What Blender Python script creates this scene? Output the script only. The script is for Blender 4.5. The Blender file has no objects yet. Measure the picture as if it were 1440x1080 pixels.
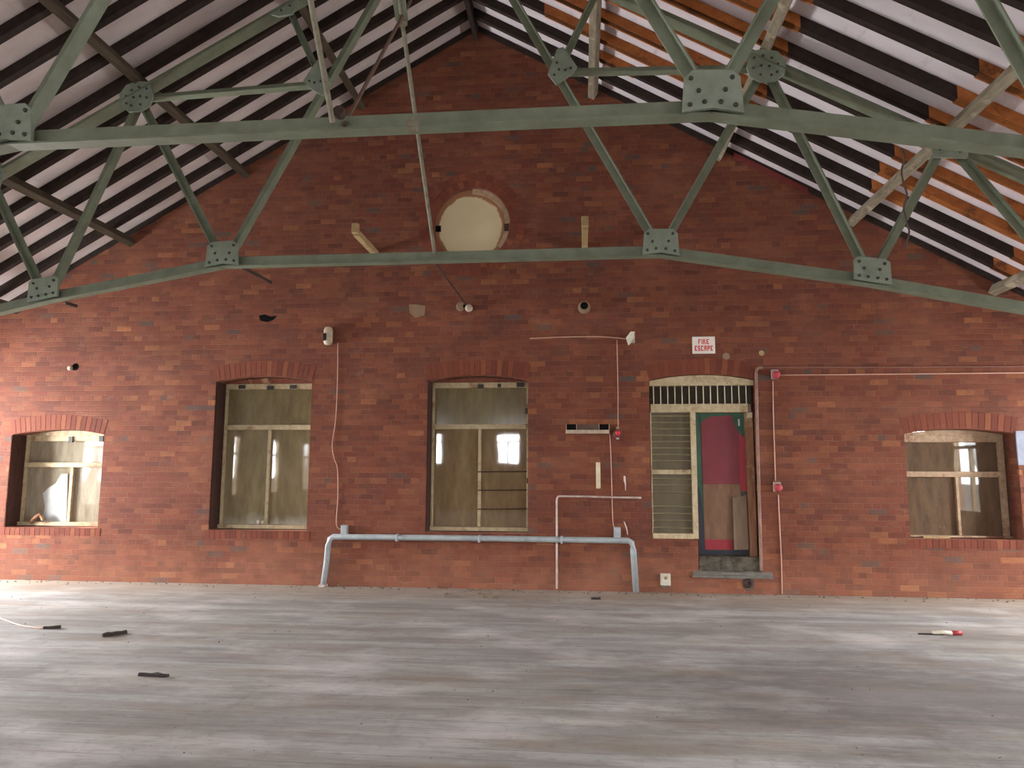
import bpy, bmesh, math, random
from mathutils import Vector, Matrix
random.seed(7)
S = bpy.context.scene
COL = S.collection

# ------------------------------------------------------------------ camera
CAM = Vector((1.5535, -10.1, 1.6204))
PITCH, YAW, ROLL, FPX = .1202, .0972, -.0036, 1010.5
cy, sy, cp, sp = math.cos(YAW), math.sin(YAW), math.cos(PITCH), math.sin(PITCH)
FWD = Vector((-sy*cp, cy*cp, sp)); RGT = Vector((cy, sy, 0)); DWN = FWD.cross(RGT)
cr, sr = math.cos(ROLL), math.sin(ROLL)
RGT, DWN = cr*RGT + sr*DWN, -sr*RGT + cr*DWN
cd = bpy.data.cameras.new('camera'); cam = bpy.data.objects.new('camera', cd); COL.objects.link(cam)
cd.sensor_fit = 'HORIZONTAL'; cd.sensor_width = 36; cd.lens = 36*FPX/1440; cd.clip_start = .05; cd.clip_end = 200
m = Matrix((RGT, -DWN, -FWD)).transposed().to_4x4(); m.translation = CAM
cam.matrix_world = m
S.camera = cam

def W(u, v, y=0.0):
    """point of the plane at depth y that the survey photograph shows at (u, v)"""
    d = RGT*((u-720)/FPX) + DWN*((v-540)/FPX) + FWD
    return CAM + d*((y-CAM.y)/d.y)
def WX(u, v, y=0.0):
    p = W(u, v, y); return (p.x, p.z)
def FL(u, v, z=0.0):
    d = RGT*((u-720)/FPX) + DWN*((v-540)/FPX) + FWD
    return CAM + d*((z-CAM.z)/d.z)

# ------------------------------------------------------------------ materials
def lin(c):
    r = []
    for v in c:
        v /= 255.0
        r.append(v/12.92 if v <= .04045 else ((v+.055)/1.055)**2.4)
    return (*r, 1.0)
class NT:
    def __init__(s, name):
        s.m = bpy.data.materials.new(name); s.m.use_nodes = True
        s.t = s.m.node_tree; s.t.nodes.clear()
        s.out = s.n('ShaderNodeOutputMaterial'); s.b = s.n('ShaderNodeBsdfPrincipled')
        s.l(s.b.outputs[0], s.out.inputs[0])
    def n(s, ty, **kw):
        x = s.t.nodes.new(ty)
        for k, v in kw.items(): setattr(x, k, v)
        return x
    def l(s, a, b): s.t.links.new(a, b)
    def put(s, sock, v):
        if hasattr(v, 'links') or isinstance(v, bpy.types.NodeSocket): s.l(v, sock)
        else: sock.default_value = v
    def math(s, op, a, b=0.0, c=0.0):
        x = s.n('ShaderNodeMath', operation=op)
        s.put(x.inputs[0], a); s.put(x.inputs[1], b); s.put(x.inputs[2], c)
        return x.outputs[0]
    def pos(s): return s.n('ShaderNodeNewGeometry').outputs['Position']
    def sep(s, v):
        x = s.n('ShaderNodeSeparateXYZ'); s.l(v, x.inputs[0]); return x.outputs
    def comb(s, a, b, c=0.0):
        x = s.n('ShaderNodeCombineXYZ')
        for i, v in enumerate((a, b, c)): s.put(x.inputs[i], v)
        return x.outputs[0]
    def vmul(s, v, f):
        x = s.n('ShaderNodeVectorMath', operation='MULTIPLY'); s.l(v, x.inputs[0]); x.inputs[1].default_value = f
        return x.outputs[0]
    def noise(s, v, scale, detail=4, rough=.55):
        x = s.n('ShaderNodeTexNoise'); s.l(v, x.inputs['Vector'])
        x.inputs['Scale'].default_value = scale; x.inputs['Detail'].default_value = detail; x.inputs['Roughness'].default_value = rough
        return x.outputs['Fac']
    def wn(s, v):
        x = s.n('ShaderNodeTexWhiteNoise', noise_dimensions='3D'); s.l(v, x.inputs['Vector']); return x.outputs['Value']
    def ramp(s, f, stops, interp='LINEAR'):
        x = s.n('ShaderNodeValToRGB'); s.put(x.inputs[0], f); r = x.color_ramp; r.interpolation = interp
        while len(r.elements) < len(stops): r.elements.new(1)
        for e, (p, c) in zip(r.elements, stops): e.position = p; e.color = lin(c) if max(c) > 1 or len(c) == 3 else c
        return x.outputs[0]
    def range(s, f, a, b, c=0.0, d=1.0):
        x = s.n('ShaderNodeMapRange'); s.put(x.inputs[0], f)
        for i, v in enumerate((a, b, c, d)): x.inputs[i+1].default_value = v
        return x.outputs[0]
    def mix(s, f, a, b, mode='MIX'):
        x = s.n('ShaderNodeMix', data_type='RGBA', blend_type=mode)
        s.put(x.inputs[0], f); s.put(x.inputs[6], a); s.put(x.inputs[7], b); return x.outputs[2]
    def bump(s, h, strength=.4, dist=.01):
        x = s.n('ShaderNodeBump'); s.l(h, x.inputs['Height']); x.inputs['Strength'].default_value = strength; x.inputs['Distance'].default_value = dist
        s.l(x.outputs[0], s.b.inputs['Normal'])

def plain(name, rgb, rough=.6, metal=0.0, mottled=None, amount=.5, scale=8, spec=.5):
    k = NT(name)
    if mottled:
        f = k.noise(k.pos(), scale, 6, .65)
        f = k.range(f, .5-amount*.35, .5+amount*.25 + .05)
        k.l(k.mix(f, lin(rgb), lin(mottled)), k.b.inputs['Base Color'])
    else: k.b.inputs['Base Color'].default_value = lin(rgb)
    k.b.inputs['Roughness'].default_value = rough; k.b.inputs['Metallic'].default_value = metal
    k.b.inputs['Specular IOR Level'].default_value = spec
    return k.m

BRICKS = [(0, (94, 50, 38)), (.09, (112, 58, 41)), (.26, (122, 65, 45)), (.50, (128, 71, 48)), (.70, (114, 59, 43)), (.82, (136, 80, 51)),
          (.915, (156, 99, 62)), (.948, (100, 56, 46)), (.974, (80, 74, 70))]
def brick_wall():
    k = NT('old red brickwork')
    p = k.pos(); x, y, z = k.sep(p)
    u = k.math('ADD', x, y)
    wob = k.math('MULTIPLY', k.math('SUBTRACT', k.noise(p, 1.3, 2), .5), .02)
    v = k.math('DIVIDE', k.math('ADD', z, wob), .0755)
    row = k.math('FLOOR', v); fv = k.math('FRACT', v)
    odd = k.math('MODULO', k.math('ABSOLUTE', row), 4.0)
    head = k.math('COMPARE', odd, 3.0, .1)                       # every fourth course is headers
    L = k.math('SUBTRACT', .232, k.math('MULTIPLY', head, .116))
    jig = k.math('MULTIPLY', k.wn(k.comb(row, 3.0, 1.0)), .05)
    uu = k.math('ADD', k.math('DIVIDE', u, L), k.math('ADD', k.math('MULTIPLY', odd, .5), jig))
    col = k.math('FLOOR', uu); fu = k.math('FRACT', uu)
    r1 = k.wn(k.comb(col, row, 0.5)); r2 = k.wn(k.comb(col, row, 7.5))
    c = k.ramp(r1, BRICKS, 'CONSTANT')
    hsv = k.n('ShaderNodeHueSaturation'); k.l(c, hsv.inputs['Color']); k.l(k.range(r2, 0, 1, .88, 1.1), hsv.inputs['Value'])
    c = hsv.outputs[0]
    fine = k.noise(k.vmul(p, (1, 1, 1.6)), 26, 7, .75)
    c = k.mix(k.range(fine, .35, .75, 0, .55), c, lin((82, 48, 38)))
    c = k.mix(k.math('MULTIPLY', k.wn(k.comb(row, 11.0, 2.0)), .38), c, lin((100, 52, 42)))      # whole courses burnt darker
    # mortar
    du = k.math('MULTIPLY', k.math('MINIMUM', fu, k.math('SUBTRACT', 1.0, fu)), L)
    dv = k.math('MULTIPLY', k.math('MINIMUM', fv, k.math('SUBTRACT', 1.0, fv)), .0755)
    d = k.math('ADD', k.math('MINIMUM', du, dv), k.math('MULTIPLY', k.math('SUBTRACT', k.noise(p, 60, 3), .5), .004))
    mort = k.range(d, .003, .0062, 1, 0)
    mc = k.mix(k.noise(p, 5, 3), lin((70, 44, 36)), lin((160, 124, 104)))
    c = k.mix(k.math('MULTIPLY', mort, k.range(k.noise(p, 3.1, 4), .35, .65, .08, .5)), c, mc)
    # lime bloom and dust blotches, soot
    n1 = k.noise(k.vmul(p, (1, 1, 1.7)), .9, 6, .6)
    c = k.mix(k.range(n1, .5, .74, 0, .5), c, lin((150, 98, 74)))
    n2 = k.noise(k.vmul(p, (1, 1, 2.2)), 2.6, 6, .68)
    c = k.mix(k.range(n2, .6, .78, 0, .5), c, lin((146, 114, 96)))
    n3 = k.noise(k.vmul(p, (.8, 1, 1.4)), 1.7, 5, .6)
    c = k.mix(k.range(n3, .50, .72, 0, .5), c, lin((80, 48, 40)))
    n4 = k.noise(k.vmul(p, (1, 1, 1.5)), 9, 7, .72)
    c = k.mix(k.range(n4, .36, .24, 0, .6), c, lin((66, 38, 32)))
    c = k.mix(k.range(n4, .64, .76, 0, .6), c, lin((156, 112, 90)))
    n6 = k.noise(k.vmul(p, (.8, 1, 1.9)), 5.5, 8, .74)
    c = k.mix(k.range(n6, .40, .66, 0, .55), c, lin((104, 66, 49)))                             # brown grime veil
    n7 = k.noise(k.vmul(p, (.7, 1, 2.4)), 4.1, 7, .72)
    c = k.mix(k.range(n7, .56, .74, 0, .5), c, lin((122, 92, 72)))
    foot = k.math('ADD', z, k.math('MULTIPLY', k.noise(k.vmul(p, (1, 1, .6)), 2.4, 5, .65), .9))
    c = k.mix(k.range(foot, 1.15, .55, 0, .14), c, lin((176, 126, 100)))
    c = k.mix(k.range(foot, 1.15, .55, 0, .8), c, (1.32, 1.38, 1.42, 1), 'MULTIPLY')                            # dusty lower bricks, brightened to paint in light bounced off the floor
    n5 = k.noise(p, 55, 3, .6)
    c = k.mix(k.range(n5, .70, .76, 0, .55), c, lin((176, 146, 128)))
    k.l(c, k.b.inputs['Base Color'])
    k.b.inputs['Roughness'].default_value = .85; k.b.inputs['Specular IOR Level'].default_value = .25
    h = k.math('ADD', k.math('MULTIPLY', mort, -1.0), k.math('ADD', k.math('MULTIPLY', fine, .5), k.math('MULTIPLY', r2, .35)))
    k.bump(h, .55, .008)
    return k.m
def brick_loose():
    k = NT('red arch bricks')
    r = k.n('ShaderNodeNewGeometry').outputs['Random Per Island']; p = k.pos()
    c = k.ramp(r, [(0, (104, 52, 38)), (.2, (114, 58, 42)), (.5, (122, 64, 45)), (.75, (116, 60, 42)), (.93, (130, 74, 50))], 'CONSTANT')
    c = k.mix(k.range(k.noise(p, 30, 5, .7), .35, .75, 0, .45), c, lin((86, 55, 45)))
    c = k.mix(k.range(k.noise(p, 2.6, 6, .7), .56, .76, 0, .5), c, lin((136, 90, 70)))
    k.l(c, k.b.inputs['Base Color']); k.b.inputs['Roughness'].default_value = .85; k.b.inputs['Specular IOR Level'].default_value = .25
    k.bump(k.noise(p, 40, 5, .7), .4, .006)
    return k.m
def floor_mat():
    k = NT('dusty grey floorboards')
    p = k.pos(); x, y, z = k.sep(p)
    v = k.math('DIVIDE', y, .15); row = k.math('FLOOR', v); fv = k.math('FRACT', v)
    xs = k.math('ADD', k.math('DIVIDE', x, 3.6), k.math('MULTIPLY', k.wn(k.comb(row, 2.0, 5.0)), 7.0))
    r = k.wn(k.comb(row, k.math('FLOOR', xs), 1.0))
    c = k.ramp(r, [(0, (152, 148, 142)), (.3, (166, 162, 157)), (.55, (160, 154, 147)), (.8, (172, 170, 166)), (1, (164, 162, 160))])
    st = k.noise(k.vmul(p, (.30, 3.0, 1)), 1.5, 9, .68)                # grain streaks along the boards
    c = k.mix(k.range(st, .46, .74, 0, .85), c, lin((104, 99, 93)))
    c = k.mix(k.range(st, .40, .22, 0, .7), c, lin((222, 219, 214)))
    big = k.noise(k.vmul(p, (.45, 1.2, 1)), .9, 8, .66)
    c = k.mix(k.range(big, .48, .70, 0, .7), c, lin((118, 110, 104)))
    dusty = k.noise(k.vmul(p, (.8, 1.3, 1)), 1.1, 4, .55)
    c = k.mix(k.range(dusty, .50, .68, 0, .55), c, lin((212, 207, 203)))
    # bare brown band swept along the foot of the gable, and an irregular darker area on the boards
    c = k.mix(k.math('MULTIPLY', k.range(k.math('ADD', y, k.math('MULTIPLY', k.noise(p, 1.5, 4), .9)), -.75, .15), .6), c, lin((164, 145, 124)))
    dx = k.math('DIVIDE', k.math('SUBTRACT', x, 4.0), 2.3); dy = k.math('DIVIDE', k.math('ADD', y, 4.3), 1.35)
    rr = k.math('ADD', k.math('SQRT', k.math('ADD', k.math('MULTIPLY', dx, dx), k.math('MULTIPLY', dy, dy))), k.math('MULTIPLY', k.math('SUBTRACT', k.noise(k.vmul(p, (1, 1.8, 1)), 1.7, 5, .65), .5), 2.2))
    c = k.mix(k.range(rr, 1.15, .35, 0, .7), c, lin((96, 89, 87)))
    fine = k.noise(k.vmul(p, (1.0, 9.0, 1)), 5.0, 8, .75)
    c = k.mix(k.range(fine, .52, .72, 0, .6), c, lin((112, 104, 97)))
    c = k.mix(k.range(fine, .42, .30, 0, .45), c, lin((208, 204, 199)))
    cross = k.noise(k.vmul(p, (2.2, .35, 1)), 1.4, 7, .7)
    c = k.mix(k.range(cross, .60, .74, 0, .4), c, lin((116, 108, 102)))
    br = k.noise(k.vmul(p, (.5, 2.6, 1)), 1.2, 8, .7)
    c = k.mix(k.range(br, .50, .66, 0, .45), c, lin((140, 120, 100)))                           # brown bare boards
    mott = k.noise(p, 9, 7, .75)
    c = k.mix(k.range(mott, .54, .70, 0, .45), c, lin((112, 104, 98)))
    sp_ = k.noise(p, 26, 4, .7)
    c = k.mix(k.range(sp_, .64, .72, 0, .75), c, lin((74, 66, 62)))
    joint = k.range(k.math('MINIMUM', fv, k.math('SUBTRACT', 1.0, fv)), .012, .035, 1, 0)
    c = k.mix(k.math('MULTIPLY', joint, k.range(k.noise(k.vmul(p, (.7, 3, 1)), 1.2, 3), .42, .62, 0, .6)), c, lin((84, 76, 68)))
    k.l(c, k.b.inputs['Base Color'])
    k.b.inputs['Roughness'].default_value = .72; k.b.inputs['Specular IOR Level'].default_value = .3
    k.bump(k.math('ADD', k.math('MULTIPLY', joint, -.7), k.math('MULTIPLY', st, .6)), .35, .006)
    return k.m
def membrane(name, a, b):
    k = NT(name); p = k.pos()
    f = k.noise(k.vmul(p, (1, 3, 1)), 1.6, 5, .6); c = k.mix(k.range(f, .35, .7), lin(a), lin(b))
    f2 = k.noise(k.vmul(p, (2, .5, 2)), 3.5, 4, .6); c = k.mix(k.range(f2, .62, .78, 0, .35), c, lin((128, 108, 96)))
    k.l(c, k.b.inputs['Base Color']); k.b.inputs['Roughness'].default_value = .7
    k.bump(f2, .3, .02)
    return k.m
def wood(name, a, b, scale=(1, 1, 1), rough=.8, third=None):
    k = NT(name); p = k.pos()
    f = k.noise(k.vmul(p, scale), 5, 6, .65)
    c = k.mix(k.range(f, .34, .68), lin(a), lin(b))
    if third: c = k.mix(k.range(k.noise(p, 3.3, 5, .65), .56, .66, 0, .85), c, lin(third))
    k.l(c, k.b.inputs['Base Color']); k.b.inputs['Roughness'].default_value = rough; k.b.inputs['Specular IOR Level'].default_value = .2
    k.bump(f, .3, .004)
    return k.m
def dirty_glass(name, a, b, low=None, rough=.05, coat=0.0):
    """window glass backed by a painted board: grime, streaks, a polished face"""
    k = NT(name); p = k.pos()
    f = k.noise(k.vmul(p, (3.5, 1, .9)), 2.6, 6, .65); c = k.mix(k.range(f, .35, .68), lin(a), lin(b))
    f2 = k.noise(p, 22, 4, .7); c = k.mix(k.range(f2, .62, .75, 0, .4), c, lin((152, 140, 112)))
    if low:
        z = k.sep(p)[2]; zz = k.math('ADD', z, k.math('MULTIPLY', k.noise(k.vmul(p, (2.2, 1, 1)), 2.4, 4), .45))
        c = k.mix(k.range(zz, low[0]+.2, low[0]+.46, 1, 0), c, lin(low[1]))
    k.l(c, k.b.inputs['Base Color']); k.b.inputs['Roughness'].default_value = rough
    k.b.inputs['Specular IOR Level'].default_value = .55
    wv = k.noise(p, 1.9, 2, .4); k.bump(wv, .03, .03)
    return k.m

M = {}
M['brick'] = brick_wall(); M['arch'] = brick_loose(); M['floor'] = floor_mat()
M['mem_l'] = membrane('grey roofing membrane', (204, 190, 186), (184, 168, 163))
M['mem_r'] = membrane('white roofing membrane', (224, 214, 218), (206, 196, 200))
M['steel'] = plain('chipped grey-green paint', (118, 127, 107), .5, 0, (88, 92, 74), .75, 5)
M['steel_plate'] = plain('lit grey-green paint', (132, 143, 126), .5, 0, (106, 112, 98), .7, 7)  # plates catch more light, so their grey-green is painted lighter
M['steel_dark'] = plain('rusty dark bolt heads', (62, 60, 50), .6, .2, (46, 40, 34), .5, 30)
M['rust'] = plain('brown rusted iron', (74, 52, 42), .75, .2, (52, 38, 32), .6, 25)
M['rod'] = plain('dull painted rod', (128, 124, 104), .5, .1, (94, 84, 66), .6, 12)
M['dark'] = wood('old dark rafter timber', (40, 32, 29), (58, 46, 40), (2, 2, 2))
M['orange'] = wood('orange new timber', (178, 110, 60), (146, 86, 44), (1.5, 5, 1.5), .7, (92, 56, 34))
M['purlin_l'] = wood('brown green stained timber', (84, 74, 58), (62, 50, 42), (3, .5, 3), .8)
M['purlin_r'] = wood('flaking grey green timber', (146, 138, 118), (112, 98, 80), (4, .7, 4), .8, (176, 166, 144))
M['pale'] = wood('pale bare timber', (172, 148, 106), (140, 118, 84), (2, 2, 2), .75)
M['cream'] = wood('chipped cream paint', (188, 172, 140), (162, 144, 112), (3, 3, 3), .6, (132, 98, 74))
M['cream_ok'] = plain('cream paint', (206, 192, 160), .5, 0, (182, 166, 134), .5, 7)
M['worn'] = wood('flaking cream paint on red timber', (178, 156, 128), (146, 116, 94), (3, 3, 3), .75, (112, 62, 48))
M['jamb'] = wood('brown flaking timber', (152, 112, 86), (118, 80, 60), (4, 4, .6), .75, (172, 150, 118))
M['infill'] = wood('flaking red brown infill', (126, 76, 58), (104, 58, 44), (3, 3, 3), .8, (176, 150, 118))
M['lining'] = wood('shade-dark brown lining', (74, 50, 42), (56, 38, 34), (4, 4, 1), .85)  # brown timber, darkened to paint in the shade of the window reveals
M['notch'] = plain('black iron catch', (34, 30, 28), .6)
M['pane'] = dirty_glass('grimy olive glass', (134, 122, 94), (114, 101, 76), (.74, (170, 166, 152)), .03)
M['pane_mid'] = dirty_glass('grimy ochre glass', (134, 113, 84), (112, 92, 66), None, .03)
M['pane_top'] = dirty_glass('grimy green glass', (124, 112, 80), (104, 91, 64), None, .12)
M['pane_grey'] = dirty_glass('grimy pale glass', (148, 140, 122), (124, 110, 92), None, .05)
M['pane_brown'] = dirty_glass('grimy brown glass', (104, 86, 68), (84, 69, 56), None, .03)
M['pane_dark'] = dirty_glass('dark fanlight glass', (50, 44, 32), (38, 34, 26), None, .1)
M['milky'] = plain('milky broken sheet', (186, 190, 188), .4, 0, (164, 166, 162), .5, 4)
M['blind'] = plain('yellowed slat', (176, 164, 126), .55, 0, (150, 136, 98), .5, 9)
M['blindgap'] = dirty_glass('olive glass behind slats', (100, 88, 62), (80, 68, 46), None, .6)
M['plaster'] = None
M['green'] = plain('dark green door paint', (40, 96, 68), .45, 0, (30, 72, 54), .5, 6)
M['red'] = plain('faded crimson paint', (132, 44, 54), .55, 0, (112, 36, 46), .6, 3.5)
M['red2'] = plain('bright red paint', (168, 40, 52), .5, 0, (140, 34, 46), .5, 5)
M['ply'] = wood('bare brown plywood', (140, 110, 88), (122, 92, 72), (3, 3, .8), .7)
M['plank'] = wood('grey brown plank', (136, 116, 96), (118, 100, 84), (4, 4, .5), .75)
M['navy'] = plain('blue black paint', (38, 42, 52), .6)
M['concrete'] = plain('mossy worn concrete', (112, 104, 90), .9, 0, (44, 40, 34), .6, 9, .2)
M['ledge'] = plain('grey cement ledge', (124, 120, 112), .9, 0, (96, 92, 84), .6, 9, .2)
M['pipe'] = plain('pale grey painted pipe', (160, 166, 167), .4, 0, (136, 142, 142), .5, 7)
M['conduit'] = plain('pinkish white conduit', (190, 176, 168), .5, 0, (160, 134, 120), .5, 12)
M['pinkcable'] = plain('pale pink cable', (184, 142, 122), .5)
M['white'] = plain('off white plastic', (206, 200, 184), .4, 0, (186, 178, 158), .5, 14)
M['grime'] = plain('dirty white plastic', (182, 166, 144), .5, 0, (150, 130, 108), .5, 14)
M['black'] = plain('black recess', (12, 11, 11), .9, spec=.1)
M['lens'] = plain('dark sensor lens', (34, 30, 26), .25)
M['bellred'] = plain('glossy red plastic', (196, 28, 36), .3)
M['belldark'] = plain('deep red plastic', (96, 14, 20), .35)
M['oldred'] = plain('faded red plastic', (176, 56, 64), .5, 0, (150, 44, 52), .5, 30)
M['greybox'] = plain('grey plastic back box', (150, 130, 122), .5)
M['brownbox'] = plain('brown grey metal', (96, 74, 58), .6, 0, (78, 58, 46), .5, 14)
M['sign'] = plain('white sign enamel', (222, 214, 204), .35)
M['signred'] = plain('red sign lettering', (190, 40, 38), .45)
M['bluewhite'] = plain('pale blue white sheet', (142, 147, 162), .7, 0, (122, 126, 138), .5, 8)
M['char'] = wood('charred dark wood', (44, 38, 36), (62, 54, 50), (6, 6, 6))
M['rubble'] = plain('grey brown mortar crumbs', (140, 124, 108), .9, 0, (96, 82, 70), .6, 40, .2)
M['redband'] = plain('red painted timber', (128, 40, 34), .7, 0, (92, 36, 32), .6, 6)
M['mortarpatch'] = plain('greenish render patch', (124, 104, 82), .95, 0, (138, 112, 90), .5, 18, .2)
M['dullwire'] = plain('dull brownish wire', (128, 88, 74), .6)
M['corner'] = plain('dull pinkish grey paint', (146, 116, 102), .7, 0, (112, 80, 66), .6, 9)
M['drip'] = plain('white paint', (204, 186, 178), .6)
def plaster():
    k = NT('cream plaster with rusty edge'); p = k.pos(); x, y, z = k.sep(p)
    a = k.math('SUBTRACT', x, -.075); b = k.math('SUBTRACT', z, 5.19)
    d = k.math('ADD', k.math('SQRT', k.math('ADD', k.math('MULTIPLY', a, a), k.math('MULTIPLY', b, b))), k.math('MULTIPLY', k.math('SUBTRACT', k.noise(p, 6, 4, .6), .5), .12))
    c = k.mix(k.noise(p, 3, 4), lin((214, 198, 162)), lin((198, 180, 142)))
    c = k.mix(k.range(d, .465, .485), c, lin((150, 106, 72)))
    k.l(c, k.b.inputs['Base Color']); k.b.inputs['Roughness'].default_value = .9
    return k.m
M['plaster'] = plaster()

# ------------------------------------------------------------------ mesh helpers
def box(bm, a, b, mi=0):
    x0, y0, z0 = a; x1, y1, z1 = b
    v = [bm.verts.new(q) for q in ((x0,y0,z0),(x1,y0,z0),(x1,y1,z0),(x0,y1,z0),(x0,y0,z1),(x1,y0,z1),(x1,y1,z1),(x0,y1,z1))]
    for f in ((0,3,2,1),(4,5,6,7),(0,1,5,4),(1,2,6,5),(2,3,7,6),(3,0,4,7)):
        bm.faces.new([v[i] for i in f]).material_index = mi
    return bm
def prism(bm, pts, y0, y1, mi=0):
    """outline in x,z carried from depth y0 to y1"""
    A = [bm.verts.new((p[0], y0, p[1])) for p in pts]; B = [bm.verts.new((p[0], y1, p[1])) for p in pts]
    n = len(pts)
    fs = [bm.faces.new(A), bm.faces.new(B[::-1])]
    for i in range(n): fs.append(bm.faces.new((A[i], B[i], B[(i+1) % n], A[(i+1) % n])))
    for f in fs: f.material_index = mi
    return bm
def extrude_profile(bm, p, q, prof, ax, mi=0):
    """closed profile (a along side axis, b along ax) swept from p to q"""
    p, q = Vector(p), Vector(q); d = (q-p).normalized(); ax = Vector(ax).normalized()
    side = ax.cross(d).normalized(); ax = d.cross(side).normalized()
    A = [bm.verts.new(p + side*a + ax*b) for a, b in prof]; B = [bm.verts.new(q + side*a + ax*b) for a, b in prof]
    n = len(prof); fs = [bm.faces.new(A), bm.faces.new(B[::-1])]
    for i in range(n): fs.append(bm.faces.new((A[i], B[i], B[(i+1) % n], A[(i+1) % n])))
    for f in fs: f.material_index = mi
    return bm
def tube(bm, pts, r, n=8, mi=0):
    pts = [Vector(p) for p in pts]; rings = []
    for i, p in enumerate(pts):
        d = (pts[min(i+1, len(pts)-1)] - pts[max(i-1, 0)]).normalized()
        ref = Vector((0, 0, 1)) if abs(d.z) < .9 else Vector((0, 1, 0))
        a = d.cross(ref).normalized(); b = d.cross(a)
        rings.append([bm.verts.new(p + (a*math.cos(t) + b*math.sin(t))*r) for t in (2*math.pi*j/n for j in range(n))])
    for A, B in zip(rings, rings[1:]):
        for j in range(n): bm.faces.new((A[j], A[(j+1) % n], B[(j+1) % n], B[j])).material_index = mi
    bm.faces.new(rings[0][::-1]).material_index = mi; bm.faces.new(rings[-1]).material_index = mi
    return bm
def lathe(bm, c, prof, axis='Y', n=20, mi=0):
    """prof: list of (radius, offset along axis)"""
    c = Vector(c); rings = []
    for r, h in prof:
        ring = []
        for j in range(n):
            t = 2*math.pi*j/n; a, b = r*math.cos(t), r*math.sin(t)
            ring.append(bm.verts.new(c + (Vector((a, h, b)) if axis == 'Y' else Vector((a, b, h)))))
        rings.append(ring)
    for A, B in zip(rings, rings[1:]):
        for j in range(n): bm.faces.new((A[j], A[(j+1) % n], B[(j+1) % n], B[j])).material_index = mi
    bm.faces.new(rings[0]).material_index = mi; bm.faces.new(rings[-1][::-1]).material_index = mi
    return bm
def smooth_path(pts, n=6):
    pts = [Vector(p) for p in pts]; out = []
    P = [pts[0]] + pts + [pts[-1]]
    for i in range(1, len(P)-2):
        a, b, c, d = P[i-1:i+3]
        for j in range(n):
            t = j/n
            out.append(.5*((2*b) + (c-a)*t + (2*a-5*b+4*c-d)*t*t + (3*b-a-3*c+d)*t**3))
    return out + [pts[-1]]
def nb(): return bmesh.new()
def obj(name, bm, mats, parent=None, bevel=0, smooth=False):
    bmesh.ops.recalc_face_normals(bm, faces=bm.faces[:])
    me = bpy.data.meshes.new(name); bm.to_mesh(me); bm.free()
    for mm in (mats if isinstance(mats, (list, tuple)) else [mats]): me.materials.append(M[mm] if isinstance(mm, str) else mm)
    if smooth:
        for p in me.polygons: p.use_smooth = True
    o = bpy.data.objects.new(name, me); COL.objects.link(o)
    if parent is not None:
        o.parent = parent; o.matrix_parent_inverse = Matrix.Translation(-parent.location)
    if bevel:
        b = o.modifiers.new('bevel', 'BEVEL'); b.width = bevel; b.segments = 2; b.limit_method = 'ANGLE'
    return o
def tag(o, label, cat, group=None):
    o['label'] = label; o['category'] = cat
    if group: o['group'] = group
    return o
def thing(name, label, cat, loc=(0, 0, 0), group=None):
    o = bpy.data.objects.new(name, None); COL.objects.link(o); o.location = loc; o.empty_display_size = .1
    return tag(o, label, cat, group)
def struct(o, label=None, cat=None):
    o['kind'] = 'structure'
    if label: o['label'] = label
    if cat: o['category'] = cat
    return o
def sroot(name, label, cat, loc):
    o = bpy.data.objects.new(name, None); COL.objects.link(o); o.location = loc; o.empty_display_size = .1
    return struct(o, label, cat)

# ------------------------------------------------------------------ dimensions
HW = 8.9                      # half width of the hall
YB = -19.5                    # rear wall
RZ, RS = 8.36, .572           # membrane height at the ridge, roof slope
def mem(x): return RZ - RS*abs(x)
COSR = 1/math.sqrt(1+RS*RS)
TRUSS_Y = (-2.67, -5.67)

# ------------------------------------------------------------------ floor, walls, roof skin
struct(obj('floor', box(nb(), (-HW-.3, YB-.3, -.2), (HW+.3, .46, 0)), 'floor'), 'grey dusty floorboards running along the brick gable', 'floor')

def arc(x0, x1, z1, zm, n=14):
    """points of a segmental head from x1 back to x0"""
    c = (x0+x1)/2; h = zm-z1; w = (x1-x0)/2; R = (w*w+h*h)/(2*h); zc = zm-R
    return [(c+R*math.sin(t), zc+R*math.cos(t)) for t in (math.asin(w/R)*(1-2*i/n) for i in range(n+1))]
WIN = {1: (-7.03, -5.545, .762, 2.135, 2.215), 2: (-3.84, -2.37, .755, 2.915, 3.0), 3: (-.65, .797, .757, 2.91, 2.98), 4: (5.85, 7.26, .747, 2.13, 2.2)}
DX0, DXM, DX1, DZS, DZT, DZ1, DZM = 2.49, 3.105, 3.935, .715, .275, 2.885, 2.965
def wall_mesh(name, outline, holes, depth, y):
    cu = bpy.data.curves.new(name, 'CURVE'); cu.dimensions = '2D'; cu.fill_mode = 'BOTH'; cu.extrude = depth/2
    for pts in [outline] + holes:
        s = cu.splines.new('POLY'); s.points.add(len(pts)-1); s.use_cyclic_u = True
        for q, p in zip(s.points, pts): q.co = (p[0], p[1], 0, 1)
    o = bpy.data.objects.new(name, cu); COL.objects.link(o)
    bpy.context.view_layer.update()
    me = bpy.data.meshes.new_from_object(o.evaluated_get(bpy.context.evaluated_depsgraph_get()))
    bpy.data.objects.remove(o); bpy.data.curves.remove(cu)
    me.transform(Matrix.Translation((0, y + depth/2, 0)) @ Matrix.Rotation(math.pi/2, 4, 'X'))
    bm = nb(); bm.from_mesh(me); bmesh.ops.remove_doubles(bm, verts=bm.verts[:], dist=1e-5); bpy.data.meshes.remove(me)
    return bm
holes = []
for k, (x0, x1, z0, z1, zm) in WIN.items(): holes.append([(x0, z0), (x1, z0)] + arc(x0, x1, z1, zm))
holes.append([(DX0, DZS), (DXM, DZS), (DXM, DZT), (DX1, DZT)] + arc(DX0, DX1, DZ1, DZM))
CX, CZ, CR = -.035, 5.215, .565
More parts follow.
